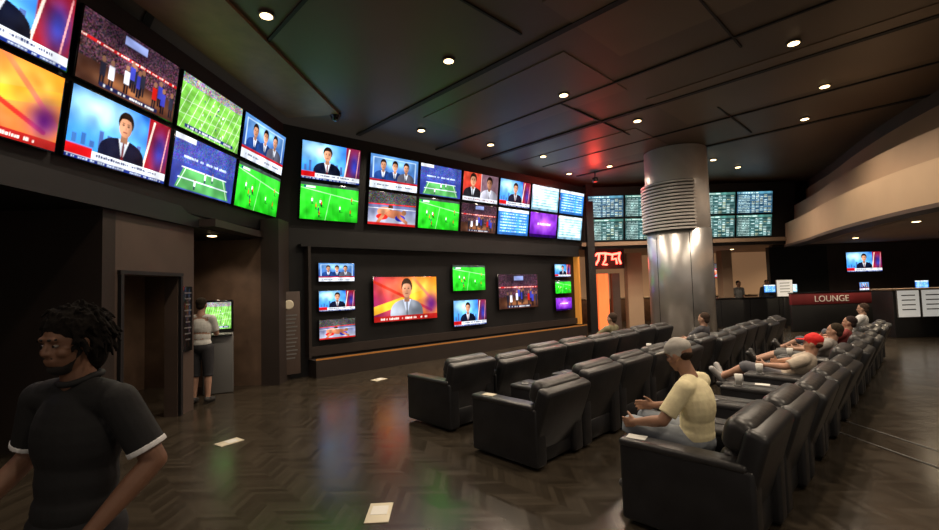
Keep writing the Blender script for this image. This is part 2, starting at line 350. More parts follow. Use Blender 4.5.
def disp_material():
    m=bpy.data.materials.new('lit_display'); m.use_nodes=True; nt=m.node_tree
    for n in list(nt.nodes): nt.nodes.remove(n)
    o=nt.nodes.new('ShaderNodeOutputMaterial'); e=nt.nodes.new('ShaderNodeEmission'); a=nt.nodes.new('ShaderNodeAttribute'); a.attribute_name='picture'
    g=nt.nodes.new('ShaderNodeBsdfGlossy'); g.inputs['Roughness'].default_value=.25; g.inputs['Color'].default_value=(.03,.03,.03,1); ad=nt.nodes.new('ShaderNodeAddShader')
    nt.links.new(a.outputs['Color'],e.inputs['Color']); e.inputs['Strength'].default_value=1.9
    nt.links.new(e.outputs[0],ad.inputs[0]); nt.links.new(g.outputs[0],ad.inputs[1]); nt.links.new(ad.outputs[0],o.inputs['Surface'])
    return m
DM=disp_material()
def disp_mesh(c,name):
    c=c*(.80+.4*softnoise(5))[...,None]+ (softnoise(9)[...,None]-.5)*.06
    vg=1-.25*(((U-.5)*1.6)**2+((Vv-.5)*1.6)**2)[...,None]*.5; c=c*vg
    c=np.clip(c,0,1)**2.2
    c=c.reshape(Hh//2,2,W//2,2,3).mean((1,3)); h,w=c.shape[:2]
    xs=np.linspace(-.5,.5,w); zs=np.linspace(-.5,.5,h); X,Z=np.meshgrid(xs,zs)
    V=np.stack([X.ravel(),np.zeros(X.size),Z.ravel()],1)
    idx=np.arange(w*h).reshape(h,w)
    F=np.stack([idx[:-1,:-1],idx[:-1,1:],idx[1:,1:],idx[1:,:-1]],-1).reshape(-1,4)
    me=bpy.data.meshes.new(name); me.from_pydata(V.tolist(),[],F.tolist())
    at=me.color_attributes.new('picture','FLOAT_COLOR','POINT')
    rgba=np.concatenate([c.reshape(-1,3),np.ones((w*h,1))],1)
    at.data.foreach_set('color',rgba.ravel().astype(np.float32)); me.materials.append(DM); return me
CT={'anchor':(anchor(),'a presenter on a blue and red set'),'anchor2':(anchor(.42,(.5,.12,.2)),'a presenter before a pale blue set'),
 'soccer':(soccer(),'a green soccer pitch'),'field':(field(),'a striped green football field'),
 'arena':(arena(),'an arena game and red crowd'),'arena2':(arena(.2),'an indoor arena game'),
 'court':(court(),'a blue crowd above a court'),'orange':(orange(),'a suited man on an orange set'),'orange_near':(orange(.2),'an orange and red studio'),
 'panel':(panel(),'panellists at a desk'),'fight':(fight(),'wrestlers on a mat'),'face2':(face2(),'two faces on red'),
 'table':(table(),'a blue results table'),'pale':(table((.58,.76,.86)),'a pale blue table'),'purple':(purple(),'a purple graphic'),'board':(board(),'rows of odds on teal'),'boardb':(board(1.25),'rows of odds on blue')}
DMESH={k:disp_mesh(v[0],'display_'+k) for k,v in CT.items()}
bodyc={}
def tv(pos,R,w,h,content,group=None):
    key=(round(w,2),round(h,2))
    if key not in bodyc: bodyc[key]=boxes_mesh('television_body',[((0,0.02,0),(w,0.05,h)),((0,0.06,0),(w*.6,0.05,h*.6))],M['gloss'],0.006,1)
    o=new_obj('television',bodyc[key]); o.matrix_world=Matrix.Translation(pos)@R.to_4x4()
    cat='odds board' if content.startswith('board') else 'television'
    top(o,'flat screen showing %s'%CT[content][1],cat,group)
    d=new_obj('display',DMESH[content]); d.parent=o; d.location=(0,-0.0075,0); d.scale=(w-.035,1,h-.035); 
    return o
lt=['anchor','arena','field','panel']; lb=['orange_near','anchor','court','soccer']
for k in range(4):
    Y=4.06+1.53*k
    tv(leftP(Y,4.68),RL,1.47,0.84,lt[k],'upper row of screens on the side wall'); tv(leftP(Y,3.80),RL,1.47,0.84,lb[k],'lower row of screens on the side wall')
tv(leftP(2.53,4.68),RL,1.47,0.84,'arena2','upper row of screens on the side wall'); tv(leftP(2.53,3.80),RL,1.47,0.84,'panel','lower row of screens on the side wall')
ctop=['anchor2','panel','court','face2','anchor','pale','table']; cbot=['soccer','fight','soccer','arena','table','purple','pale']
ss=[0.68]+[2.32+1.46*k for k in range(6)]
for k,s in enumerate(ss):
    tv(cenP(s,4.70),RC,1.40,0.84,ctop[k],'upper row of screens on the main wall'); tv(cenP(s,3.82),RC,1.40,0.84,cbot[k],'lower row of screens on the main wall')
for k in range(5):
    X=5.1+1.38*k
    tv(brdP(X,4.65),RB,1.34,0.82,'board' if k%2 else 'boardb','upper row of odds boards'); tv(brdP(X,3.80),RB,1.34,0.82,'board','lower row of odds boards')
for s,w,h,z,c in [(0.79,.88,.44,2.24,'panel'),(0.79,.88,.48,1.6,'anchor'),(0.79,.88,.46,.97,'fight'),(2.64,1.9,1.12,1.58,'orange'),
    (4.75,1.24,.74,2.08,'soccer'),(4.75,1.24,.74,1.1,'anchor2'),(6.78,1.8,1.08,1.65,'arena'),(9.03,.9,.46,2.3,'anchor'),(9.03,.9,.46,1.73,'soccer'),(9.03,.9,.46,1.15,'purple')]:
    tv(cen0(s,z,0.0),RC0,w,h,c,'screens in the lower wall')
RX=face_rot((1,0),(0,-1),0)
tv(Vector((16.5,18.82,2.4)),RX,1.5,.85,'anchor')
tv(Vector((12.7,23.02,2.3)),RX,1.3,.75,'fight')

# ---------------------------------------------------------------- downlights
ring=cyl_mesh('downlight',[(0.06,0),(0.105,0),(0.11,-0.01),(0.085,-0.014),(0.07,-0.01)],M['ring'],20)
bulb=cyl_mesh('bulb',[(0.068,-0.008),(0.08,-0.018),(0.05,-0.026)],M['lamp'],16)
DL=[(-2.6,5.8),(-.24,7.13),(1.93,8.58),(5.2,6.9),(6.98,8.54),(3.93,10.1),(-1.03,10.3),(.64,11.5),(2.2,12.7),(4.5,14.0),(7.9,10.3),(7.55,13.6),(8.9,14.6),(3.4,14.8),(6.2,15.2),(2.5,3.5),(-2.4,2.6),(6.0,3.5),(-3.2,-1.6),(2.5,-1)]  # left lamp behind the camera is added to light the walking man's face
for i,(x,y) in enumerate(DL):
    o=new_obj('downlight',ring); o.location=(x,y,H-0.004); top(o,'round recessed ceiling lamp glowing warm white','ceiling light','recessed ceiling lamps')
    b=new_obj('bulb',bulb); child(b,o)
    L=bpy.data.lights.new('lamp_light','SPOT'); L.energy=340 if i not in (16,18) else 130; L.color=(1,.82,.62); L.spot_size=math.radians(150); L.spot_blend=.9; L.shadow_soft_size=.12
    lo=bpy.data.objects.new('lamp_light',L); link(lo); lo.parent=o; lo.location=(0,0,-.08)
def lamp_only(name,loc,energy,color,kind='POINT',size=.2,rot=None,spot=None):
    L=bpy.data.lights.new(name,kind); L.energy=energy; L.color=color
    L.shadow_soft_size=size
    if spot: L.spot_size=spot; L.spot_blend=.7
    o=bpy.data.objects.new(name,L); o.location=loc
    return link(o)
for x,y,e in [(10.5,10.5,200),(12.5,14.5,220),(16,15,200),(14,8,200),(10.8,6.5,220),(8.5,20.5,160),(12,20.5,160),(16,21,160),(6,19.8,120)]:
    o=new_obj('downlight',ring); o.location=(x,y,3.05 if y<17 else 3.21); top(o,'round recessed lamp in a low beige ceiling','ceiling light','recessed lamps of the low ceiling')
    b=new_obj('bulb',bulb); child(b,o)
    lo=lamp_only('lamp_light',(0,0,-.09),e,(1,.8,.55),'SPOT',.08,spot=math.radians(150)); lo.parent=o
lo=lamp_only('added_red_light',(0,0,-.2),50,(1,.05,.03),'POINT',.08)  # added fixture and red point light stand in for neon glow on the ceiling
rl=new_obj('added_red_fixture',cyl_mesh('added_red_fixture',[(.05,0),(.09,.02),(.09,.14),(.06,.16),(.015,.17),(.015,.36)],M['black'],16)); rl.location=(4.2,14.6,5.13)
top(rl,'small black added fixture for a red glow under the ceiling','added light'); lo.parent=rl
lo=lamp_only('alcove_light',(0,0,-.1),36,(1,.8,.6),'SPOT',.05,spot=math.radians(130)); 
o=new_obj('downlight',ring); o.location=(-4.7,8.2,2.9); top(o,'small warm recessed lamp over the alcove','ceiling light'); b=new_obj('bulb',bulb); child(b,o); lo.parent=o
wall('left_alcove_lid',(-5.3,8.15,2.98),(2.4,1.8,.12),M['darkbrown'])
o=new_obj('dome_camera',cyl_mesh('dome_camera',[(.12,0),(.12,-.04),(.1,-.06),(.09,-.1),(.06,-.14),(.02,-.155)],M['gloss'],20)); o.location=(-2.7,9.2,H); top(o,'dark glass dome security camera under the ceiling','camera')

# ---------------------------------------------------------------- column
ecol=empty('column',(5.95,12.7,0)); top(ecol,'large round column clad in brushed steel with louvres','column')
R0=.84
c1=new_obj('steel_cladding',cyl_mesh('steel_cladding',[(R0,0),(R0,3.2),(R0-.015,3.21),(R0-.015,3.23)],M['steel'],64)); child(c1,ecol)
c2=new_obj('upper_shaft',cyl_mesh('upper_shaft',[(R0-.02,3.2),(R0-.02,H-0.01)],M['steel_dark'],64)); child(c2,ecol)
for a in range(6):
    s=box('seam',(R0*math.cos(a*math.pi/3+.4),R0*math.sin(a*math.pi/3+.4),1.6),(.012,.012,3.2),M['gloss']); child(s,ecol)
def arc_fin(z,t,m,name,r1,a0=155,span=118):
    V=[];F=[];segs=30
    for i in range(segs+1):
        a=math.radians(a0+i*(span/segs))
        for r,dz in((R0-.04,0),(r1,0),(r1,t),(R0-.04,t)): V.append((r*math.cos(a),r*math.sin(a),z+dz))
    for i in range(segs):
        for q in range(4): F.append((i*4+q,i*4+(q+1)%4,(i+1)*4+(q+1)%4,(i+1)*4+q))
    F+= [(0,1,2,3),tuple(segs*4+q for q in(3,2,1,0))]
    me=bpy.data.meshes.new(name); me.from_pydata(V,[],F); me.materials.append(m); child(new_obj(name,me),ecol)
arc_fin(3.18,1.36,M['slatgap'],'louvre_backing',R0+.03)
for k in range(15): arc_fin(3.2+k*.09,.05,M['slat'],'louvre_slat',R0+.11)

# ---------------------------------------------------------------- recliners
def slab_rot(ang): return Matrix.Rotation(ang,3,'X')
RB_=slab_rot(math.radians(15))
ARM=boxes_mesh('armrest',[((0,0,0.315),(0.165,0.90,0.57))],M['leather'],0.03,4)
ARMP=boxes_mesh('arm_pad',[((0,0.02,0.600),(0.178,0.86,0.06))],M['leather_pad'],0.026,4)
SEAT=boxes_mesh('seat',[((0,0.10,0.37),(0.50,0.66,0.19))],M['leather_pad'],0.055,4)
FOOT=boxes_mesh('footrest',[((0,0.43,0.2),(0.50,0.07,0.28))],M['leather'],0.025,3)
BASE=boxes_mesh('base',[((0,0.0,0.15),(0.52,0.78,0.22))],M['leather'],0.01,1)
BACK=boxes_mesh('backrest',[((0,-0.38,0.53),(0.79,0.15,0.66),RB_)],M['leather'],0.045,4)
CUSH1=boxes_mesh('lumbar_cushion',[((0,-0.26,0.55),(0.52,0.17,0.24),RB_)],M['leather_pad'],0.07,5)
CUSH2=boxes_mesh('head_cushion',[((0,-0.34,0.785),(0.72,0.20,0.24),RB_)],M['leather_pad'],0.08,6)
FOOTX=boxes_mesh('raised_footrest',[((0,0.68,0.40),(0.48,0.42,0.09),slab_rot(math.radians(-8)))],M['leather_pad'],0.035,3)
LEGX=boxes_mesh('footrest_bar',[((0.15,0.5,0.3),(0.03,0.4,0.03),slab_rot(math.radians(20))),((-0.15,0.5,0.3),(0.03,0.4,0.03),slab_rot(math.radians(20)))],M['grey'],0)
CUPH=cyl_mesh('cup_holder',[(0.045,0.622),(0.045,0.642),(0.036,0.643),(0.036,0.628)],M['grey'],16)
cf=Vector((-0.695,0.719,0)); cu=Vector((0.719,0.695,0)); rz=math.atan2(cf.y,cf.x)-math.pi/2
def chair(c,group,ext=False,jit=0):
    e=empty('recliner_chair',(c.x,c.y,0),rz+jit)
    top(e,'black leather recliner armchair with %s, in a row'%('raised footrest' if ext else 'wide padded arms'),'armchair',group)
    rec=random.choice([0,-.01,-.03,-.07]) if not ext else -.10
    for n,me,loc in [('base',BASE,(0,0,0)),('armrest',ARM,(-.325,0,0)),('armrest',ARM,(.325,0,0)),('arm_pad',ARMP,(-.325,0,0)),('arm_pad',ARMP,(.325,0,0)),('seat',SEAT,(0,0,0)),('backrest',BACK,(0,0,0)),('lumbar_cushion',CUSH1,(0,0,0)),('head_cushion',CUSH2,(0,0,0)),('cup_holder',CUPH,(.325,.28,0))]:
        o=new_obj(n,me); o.parent=e; o.location=loc
        if n in('backrest','lumbar_cushion','head_cushion'):
            o.rotation_euler=(-rec*1.2,0,0)
            o.location=(0,0.0,rec*.25)
    if ext:
        for n,me in(('raised_footrest',FOOTX),('footrest_bar',LEGX)): o=new_obj(n,me); o.parent=e
    else:
        o=new_obj('footrest',FOOT); o.parent=e
    return e
rows=[(Vector((1.70,3.46,0)),12,'recliners in the nearest row',{4,6,8}),(Vector((.58,5.02,0)),12,'recliners in the middle row',set()),(Vector((-.31,6.284,0)),8,'recliners in the row nearest the screens',set())]
CH={}
for ri,(c0,n,g,ext) in enumerate(rows):
    for i in range(n):
        c=c0+cu*0.84*i; CH[(ri,i)]=c; chair(c,g,i in ext,random.uniform(-.02,.02))

# ---------------------------------------------------------------- people
class Geo:
    def __init__(s): s.V=[];s.F=[]
    def add(s,V,F):
        o=len(s.V); s.V+= [tuple(v) for v in V]; s.F+=[tuple(i+o for i in f) for f in F]
    def cap(s,p0,p1,r0,r1,flat0=False,flat1=False,seg=16):
        p0=Vector(p0);p1=Vector(p1); d=(p1-p0); 
        if d.length<1e-5: d=Vector((0,0,1e-4))
        d.normalize(); a=d.orthogonal().normalized(); b=d.cross(a)
        rings=[]
        if not flat0:
            for k in range(1,5): t=-math.pi/2+k*math.pi/8; rings.append((p0+d*r0*math.sin(t),r0*math.cos(t)))
        else: rings.append((p0,r0))
        if flat1: rings.append((p1,r1))
        else:
            for k in range(0,4): t=k*math.pi/8; rings.append((p1+d*r1*math.sin(t),r1*math.cos(t)))
        V=[];F=[]
        for c,r in rings:
            for i in range(seg):
                an=2*math.pi*i/seg; V.append(c+a*r*math.cos(an)+b*r*math.sin(an))
        for k in range(len(rings)-1):
            for i in range(seg):
                j=(i+1)%seg; F.append((k*seg+i,k*seg+j,(k+1)*seg+j,(k+1)*seg+i))
        n=len(V); V.append(p0 if flat0 else p0-d*r0); V.append(p1 if flat1 else p1+d*r1)
        lk=(len(rings)-1)*seg
        for i in range(seg):
            j=(i+1)%seg; F.append((j,i,n)); F.append((lk+i,lk+j,n+1))
        s.add(V,F)
    def ell(s,c,fr,rad,nu=20,nv=12):
        c=Vector(c); V=[];F=[]
        for k in range(1,nv):
            t=math.pi*k/nv-math.pi/2
            for i in range(nu):
                an=2*math.pi*i/nu
                V.append(c+fr[0]*rad[0]*math.cos(t)*math.cos(an)+fr[1]*rad[1]*math.cos(t)*math.sin(an)+fr[2]*rad[2]*math.sin(t))
        for k in range(nv-2):
            for i in range(nu):
                j=(i+1)%nu; F.append((k*nu+i,k*nu+j,(k+1)*nu+j,(k+1)*nu+i))
        n=len(V); V.append(c-fr[2]*rad[2]); V.append(c+fr[2]*rad[2]); lk=(nv-2)*nu
        for i in range(nu):
            j=(i+1)%nu; F.append((j,i,n)); F.append((lk+i,lk+j,n+1))
        s.add(V,F)
    def build(s,name,m,voxel,smooth=3):
        me=bpy.data.meshes.new('tmp'); me.from_pydata(s.V,[],s.F); o=new_obj('tmp',me)
        md=o.modifiers.new('r','REMESH'); md.mode='VOXEL'; md.voxel_size=voxel; md.use_smooth_shade=True
        if smooth: sm=o.modifiers.new('s','SMOOTH'); sm.iterations=smooth; sm.factor=.5
        dg=bpy.context.evaluated_depsgraph_get(); r=bpy.data.meshes.new_from_object(o.evaluated_get(dg)); bpy.data.objects.remove(o)
        r.name=name; r.materials.clear(); r.materials.append(m)
        for p in r.polygons: p.use_smooth=True
        return new_obj(name,r)
def frame(up,right):
    up=up.normalized(); f=up.cross(right).normalized(); r=f.cross(up).normalized(); return (r,f,up)
def cm(col,n,rough=.8,bump=0): return mat(n,col,rough,noise=.12,nscale=14,bump=bump)
def person(label,J,skin,shirt,pants,hair,shoes=(.03,.03,.03),loc=(0,0,0),rot=0,voxel=.011,short_sleeve=True,shorts=True,hat=None,locks=False,beard=False,stripe=None,head_yaw=0,head_pitch=0,eyes=False,fit=1.11):
    J={k:Vector(v) for k,v in J.items()}
    ms=cm(skin,'skin',.55); g=Geo()
    right=(J['sR']-J['sL']).normalized(); up=(J['neck']-J['pelvis']).normalized(); fr=frame(up,right)
    hipr=(J['hR']-J['hL']).normalized(); pf=frame(up,hipr)
    mid=(J['pelvis']+J['chest'])/2
    def torso(G,k,lo=True):
        if lo: G.ell(J['pelvis'],pf,(.165*k,.115*k,.12*k))
        G.ell(mid,fr,(.15*k,.108*k,.19*k)); G.ell(J['chest'],fr,(.172*k,.118*k,.19*k))
        G.cap(J['sL'],J['sR'],.06*k,.06*k); 
        nb=J['neck']
        G.cap(nb-up*.03,(J['sL']*.75+nb*.25),.055*k,.055*k); G.cap(nb-up*.03,(J['sR']*.75+nb*.25),.055*k,.055*k)
    torso(g,1)
    hf_=Matrix.Rotation(head_yaw,3,'Z')
    hu=(Vector((0,0,1))*.6+(J['head']-J['neck']).normalized()*.4).normalized()
    hr=hf_@Vector((1,0,0))
    hfr=frame(hu,hr); 
    if head_pitch:
        Rp=Matrix.Rotation(head_pitch,3,hfr[0]); hfr=(hfr[0],Rp@hfr[1],Rp@hfr[2])
    r,f,u=hfr; c=J['head']
    g.cap(J['neck']-up*.02,c-u*.05-f*.01,.060,.053)
    g.ell(c+u*.028-f*.012,hfr,(.075,.095,.09)); g.ell(c-u*.03+f*.02,hfr,(.061,.068,.085)); g.ell(c-u*.088+f*.048,hfr,(.030,.028,.024))
    g.cap(c+f*.082+u*.018,c+f*.097-u*.016,.008,.011); g.ell(c+f*.09-u*.02,hfr,(.018,.012,.010))
    g.cap(c+u*.032+f*.077-r*.033,c+u*.032+f*.077+r*.033,.011,.011)
    g.cap(c-u*.048+f*.082-r*.018,c-u*.048+f*.082+r*.018,.008,.008); g.cap(c-u*.061+f*.079-r*.014,c-u*.061+f*.079+r*.014,.008,.008)
    for s in(-1,1):
        g.ell(c+r*.075*s-u*.005,hfr,(.012,.02,.032)); g.ell(c+r*.04*s-u*.02+f*.060,hfr,(.021,.021,.02))
    for s,k in((-1,'L'),(1,'R')):
        S,E,Wr=J['s'+k],J['e'+k],J['w'+k]
        g.cap(S,E,.055,.042); g.cap(E,E+(Wr-E)*.35,.042,.042); g.cap(E+(Wr-E)*.35,Wr,.042,.027)
        d=(Wr-E).normalized(); d2=(J['d'+k].normalized() if 'd'+k in J else d)
        inn=(right*-s); n=(inn-d2*inn.dot(d2)); 
        if n.length<.2: n=fr[1]-d2*fr[1].dot(d2)
        n.normalize(); sd=d2.cross(n)*(1)
        if sd.dot(fr[1]+Vector((0,0,.5)))<0: sd=-sd
        hfm=(sd,n,d2)
        g.ell(Wr+d2*.05,hfm,(.042,.018,.055)); g.cap(Wr,Wr+d2*.04,.027,.026)
        for q,(off,ln) in enumerate([(.031,.040),(.0105,.044),(-.0105,.041),(-.031,.032)]):
            b=Wr+d2*.088+sd*off; dd=(d2+n*.25+sd*off*3).normalized(); b2=b+dd*ln; dd2=(d2+n*.9+sd*off*2).normalized(); b3=b2+dd2*ln*.75
            g.cap(b-dd*.02,b2,.0092,.0085); g.cap(b2,b3,.0085,.0072)
        tb=Wr+d2*.025+sd*.03; td=(d2*.7+sd*.65+n*.25).normalized(); t2=tb+td*.042; g.cap(tb,t2,.012,.0105); g.cap(t2,t2+(td+n*.4+d2*.3).normalized()*.03,.0105,.009)
        Hp,K,An,T=J['h'+k],J['k'+k],J['a'+k],J['t'+k]
        g.cap(Hp,K,.088,.058); cm_=K+(An-K)*.3; g.cap(K,cm_,.056,.057); g.cap(cm_,An,.057,.037)
        g.cap(An,An+(T-An)*.1,.038,.038); g.cap(An-(T-An)*.15,T,.036,.028)
    body=g.build('person',ms,voxel)
    G=Geo(); torso(G,fit,False); G.ell(J['pelvis']+up*.05,pf,(.16*fit,.117*fit,.12))
    for k in'LR':
        S,E,Wr=J['s'+k],J['e'+k],J['w'+k]
        if short_sleeve: G.cap(S,S+(E-S)*.8,.066,.066,flat1=True)
        else: G.cap(S,E,.066,.055); G.cap(E,E+(Wr-E)*.93,.055,.04,flat1=True)
    sh=G.build('shirt',cm(shirt,'shirt_cloth',.8,.5),max(voxel,.008),2); child(sh,body)
    if stripe is not None:
        G=Geo(); nb=J['neck']
        for q in range(14):
            a=math.radians(-60+q*300/13)+math.pi/2+math.radians(30); a2=a+.42
            if q<13: G.cap(nb+fr[0]*.07*math.cos(a)+fr[1]*.065*math.sin(a)+up*(.025-.03*max(0,math.sin(a))),nb+fr[0]*.07*math.cos(a2)+fr[1]*.065*math.sin(a2)+up*(.025-.03*max(0,math.sin(a2))),.013,.013)
        child(G.build('collar',cm(shirt,'collar_cloth'),.006,1),body)
    G=Geo(); G.ell(J['pelvis']-up*.01,pf,(.172,.124,.13))
    for k in'LR':
        Hp,K,An=J['h'+k],J['k'+k],J['a'+k]; G.cap(Hp,K,.102,.077)
        if shorts: G.cap(K,K+(An-K)*.12,.077,.08,flat1=True)
        else: G.cap(K,An+(K-An)*.06,.075,.058,flat1=True)
    pn=G.build('trousers' if not shorts else 'shorts',cm(pants,'trouser_cloth'),max(voxel,.01),2); child(pn,body)
    for k in'LR':
        An,T=J['a'+k],J['t'+k]; G=Geo(); d=(T-An).normalized()
        G.cap(An-d*.035+Vector((0,0,-.01)),T+d*.01,.047,.04); G.cap(An,An+(J['k'+k]-An).normalized()*.03,.045,.045,flat1=True)
        child(G.build('shoe',cm(shoes,'shoe_leather',.5),.009,1),body)
    if eyes:
        for s in(-1,1):
            G=Geo(); G.ell(c+f*.0745+r*.029*s+u*.008,hfr,(.013,.0095,.0055)); e=G.build('eye',M['eye'],.0025,0); child(e,body)
            G=Geo(); G.ell(c+f*.0825+r*.029*s+u*.008,hfr,(.0062,.003,.0052)); e=G.build('pupil',M['pupil'],.0015,0); child(e,body)
            G=Geo(); G.cap(c+f*.087+r*.016*s+u*.032,c+f*.079+r*.043*s+u*.033,.005,.004); child(G.build('eyebrow',cm(hair,'brow_hair'),.003,0),body)
    if hair is not None:
        G=Geo()
        if hat is None: G.ell(c+u*.046-f*.028,hfr,(.082,.092,.086)); G.ell(c-u*.01-f*.055,hfr,(.068,.05,.07))
        else: G.ell(c+u*.0-f*.045,hfr,(.068,.058,.05))
        if locks:
            G.ell(c-u*.04-f*.055,hfr,(.082,.06,.09)); G.ell(c+u*.055-f*.02,hfr,(.088,.096,.088))
            rnd=random.Random(3)
            for i in range(420):
                a=rnd.uniform(0,6.283); e=rnd.uniform(-.55,1.45)
                dirv=r*math.cos(a)*math.cos(e)+f*math.sin(a)*math.cos(e)+u*math.sin(e)
                p0=c+u*.04-f*.028+r*dirv.dot(r)*.088+f*dirv.dot(f)*.094+u*dirv.dot(u)*.092
                if (p0-c).dot(f)>.045 and (p0-c).dot(u)<.085: continue
                front=(p0-c).dot(f)>.03
                jitv=Vector((rnd.uniform(-1,1),rnd.uniform(-1,1),rnd.uniform(-1,1)))
                L1=rnd.uniform(.018,.034) if not front else rnd.uniform(.01,.022)
                p1=p0+(dirv*.6-u*.45-f*.2+jitv*.4).normalized()*L1
                p2=p1+(dirv*.1-u*.95-f*.1+jitv*.45).normalized()*(rnd.uniform(.02,.05) if not front else .012)
                G.cap(p0-dirv*.01,p1,.0062,.006,seg=8); G.cap(p1,p2,.006,.0045,seg=8)
        hm=mat('hair',hair,.95,noise=.3,nscale=60,bump=.5); hm.node_tree.nodes['Principled BSDF'].inputs['Specular IOR Level'].default_value=.15
        child(G.build('hair',hm,.004 if locks else (.006 if voxel<.01 else .009),0 if locks else 1),body)
    if beard:
        G=Geo(); G.ell(c-u*.082+f*.043,hfr,(.043,.043,.030)); G.cap(c-u*.037+f*.082-r*.018,c-u*.037+f*.082+r*.018,.005,.005)
        for s in(-1,1): G.cap(c-u*.075+f*.045+r*.033*s,c-u*.02+f*.01+r*.058*s,.017,.01)
        child(G.build('beard',cm(hair,'beard_hair',.95),.005,1),body)
    if hat is not None:
        G=Geo(); G.ell(c+u*.062-f*.01,hfr,(.086,.103,.072)); G.cap(c+u*.035-f*.01,c+u*.06-f*.01,.083,.084)
        G.ell(c+u*.048+f*.11,hfr,(.064,.07,.009)); child(G.build('cap',cm(hat,'cap_cloth'),.006,1),body)
    if stripe is not None:
        for k in'LR':
            S,E=J['s'+k],J['e'+k]; G=Geo(); G.cap(S+(E-S)*.73,S+(E-S)*.81,.0685,.069,flat0=True,flat1=True); child(G.build('sleeve_band',cm(stripe,'band_cloth'),.005,0),body)
    body.location=loc; body.rotation_euler=(0,0,rot)
    top(body,label,'person'); return body
def facing(x,y): return math.atan2(y,x)-math.pi/2
def J_stand(**k):
    d=dict(pelvis=(0,0,.95),chest=(0,.0,1.27),neck=(0,-.01,1.48),head=(0,.02,1.64),sL=(-.185,0,1.42),sR=(.185,0,1.42),eL=(-.24,-.03,1.13),eR=(.24,-.03,1.13),wL=(-.25,.06,.88),wR=(.25,.06,.88),
      hL=(-.095,0,.92),hR=(.095,0,.92),kL=(-.1,.02,.5),kR=(.1,.02,.5),aL=(-.11,-.02,.08),aR=(.11,-.02,.08),tL=(-.13,.14,.045),tR=(.13,.14,.045)); d.update(k); return d
def J_sit(**k):
    d=dict(pelvis=(0,-.08,.56),chest=(0,-.14,.86),neck=(0,-.13,1.06),head=(0,-.09,1.22),sL=(-.185,-.13,1.0),sR=(.185,-.13,1.0),eL=(-.27,.02,.76),eR=(.27,.02,.76),wL=(-.25,.25,.69),wR=(.25,.25,.69),
      hL=(-.095,-.04,.55),hR=(.095,-.04,.55),kL=(-.12,.42,.56),kR=(.12,.42,.56),aL=(-.12,.52,.09),aR=(.12,.52,.09),tL=(-.14,.66,.045),tR=(.14,.66,.045)); d.update(k); return d
def J_slouch(**k):
    d=J_sit(pelvis=(0,.04,.54),chest=(0,-.10,.79),neck=(0,-.17,.95),head=(0,-.16,1.09),sL=(-.185,-.14,.90),sR=(.185,-.14,.90),eL=(-.27,.04,.73),eR=(.27,.04,.73),hL=(-.095,.08,.55),hR=(.095,.08,.55),kL=(-.14,.48,.58),kR=(.14,.48,.56),aL=(-.13,.62,.10),aR=(.13,.6,.10),tL=(-.15,.76,.045),tR=(.15,.74,.045)); d.update(k); return d
def J_recline(**k):
    d=dict(pelvis=(0,.10,.53),chest=(0,-.06,.70),neck=(.02,-.17,.85),head=(.03,-.19,.98),sL=(-.18,-.12,.80),sR=(.19,-.11,.81),eL=(-.29,.05,.72),eR=(.28,.08,.72),wL=(-.20,.27,.71),wR=(.06,.20,.73),
      hL=(-.095,.14,.54),hR=(.095,.14,.54),kL=(-.17,.50,.66),kR=(.13,.52,.60),aL=(-.09,.84,.47),aR=(.12,.90,.46),tL=(-.16,.92,.58),tR=(.18,.97,.58)); d.update(k); return d

person('walking man in black polo with white sleeve bands, full dark hair',
  J_stand(head=(0.0,.03,1.63),neck=(0,-.005,1.48),eL=(-.30,-.06,1.17),wL=(-.22,.12,.98),eR=(.28,-.02,1.17),wR=(.28,.18,1.0),kL=(-.1,.22,.54),aL=(-.1,.25,.12),tL=(-.11,.42,.10),kR=(.1,-.05,.5),aR=(.1,-.32,.14),tR=(.11,-.22,.03),sL=(-.195,0,1.41),sR=(.195,0,1.41)),
  (.19,.092,.055),(.0065,.0065,.008),(.012,.012,.015),(.009,.007,.006),loc=(-1.55,1.79,0),rot=facing(-.22,-.97),voxel=.005,locks=True,beard=True,stripe=(.7,.7,.72),head_yaw=math.radians(0),head_pitch=-.03,eyes=True,shorts=False,fit=1.05)
person('standing man in white shirt and dark shorts using a kiosk',J_stand(eR=(.2,.1,1.15),wR=(.12,.33,1.2),eL=(-.2,.1,1.15),wL=(-.12,.32,1.15),sL=(-.17,0,1.41),sR=(.17,0,1.41)),(.35,.2,.14),(.55,.55,.53),(.02,.02,.025),(.02,.015,.01),loc=(-4.55,7.62,0),rot=facing(-.15,1),fit=1.0)
c=CH[(0,0)]
person('seated man in pale yellow t-shirt and grey cap, leaning forward',
  J_sit(pelvis=(0,.02,.60),hL=(-.1,.07,.60),hR=(.1,.07,.60),chest=(0,.01,.87),neck=(0,.05,1.08),head=(-.01,.12,1.225),sL=(-.18,.03,1.015),sR=(.18,.03,1.015),eL=(-.29,.15,.78),eR=(.25,.16,.78),wL=(-.24,.38,.72),wR=(.14,.40,.77),kL=(-.13,.47,.66),kR=(.13,.47,.66),aL=(-.09,.52,.20),aR=(.12,.52,.20),tL=(-.06,.60,.14),tR=(.13,.61,.14)),
  (.36,.19,.12),(.92,.80,.50),(.26,.29,.33),(.03,.02,.015),shoes=(.1,.1,.1),loc=(c.x,c.y,0),rot=rz,voxel=.0065,hat=(.50,.47,.43),eyes=True,head_pitch=-.12,fit=1.06)
c=CH[(0,4)]
person('reclining man in red cap and pale shirt with legs up',J_recline(),(.5,.27,.18),(.55,.47,.38),(.12,.12,.14),(.05,.03,.02),shoes=(.4,.4,.4),loc=(c.x-.05,c.y-.06,0),rot=rz,hat=(.8,.02,.02))
c=CH[(0,6)]
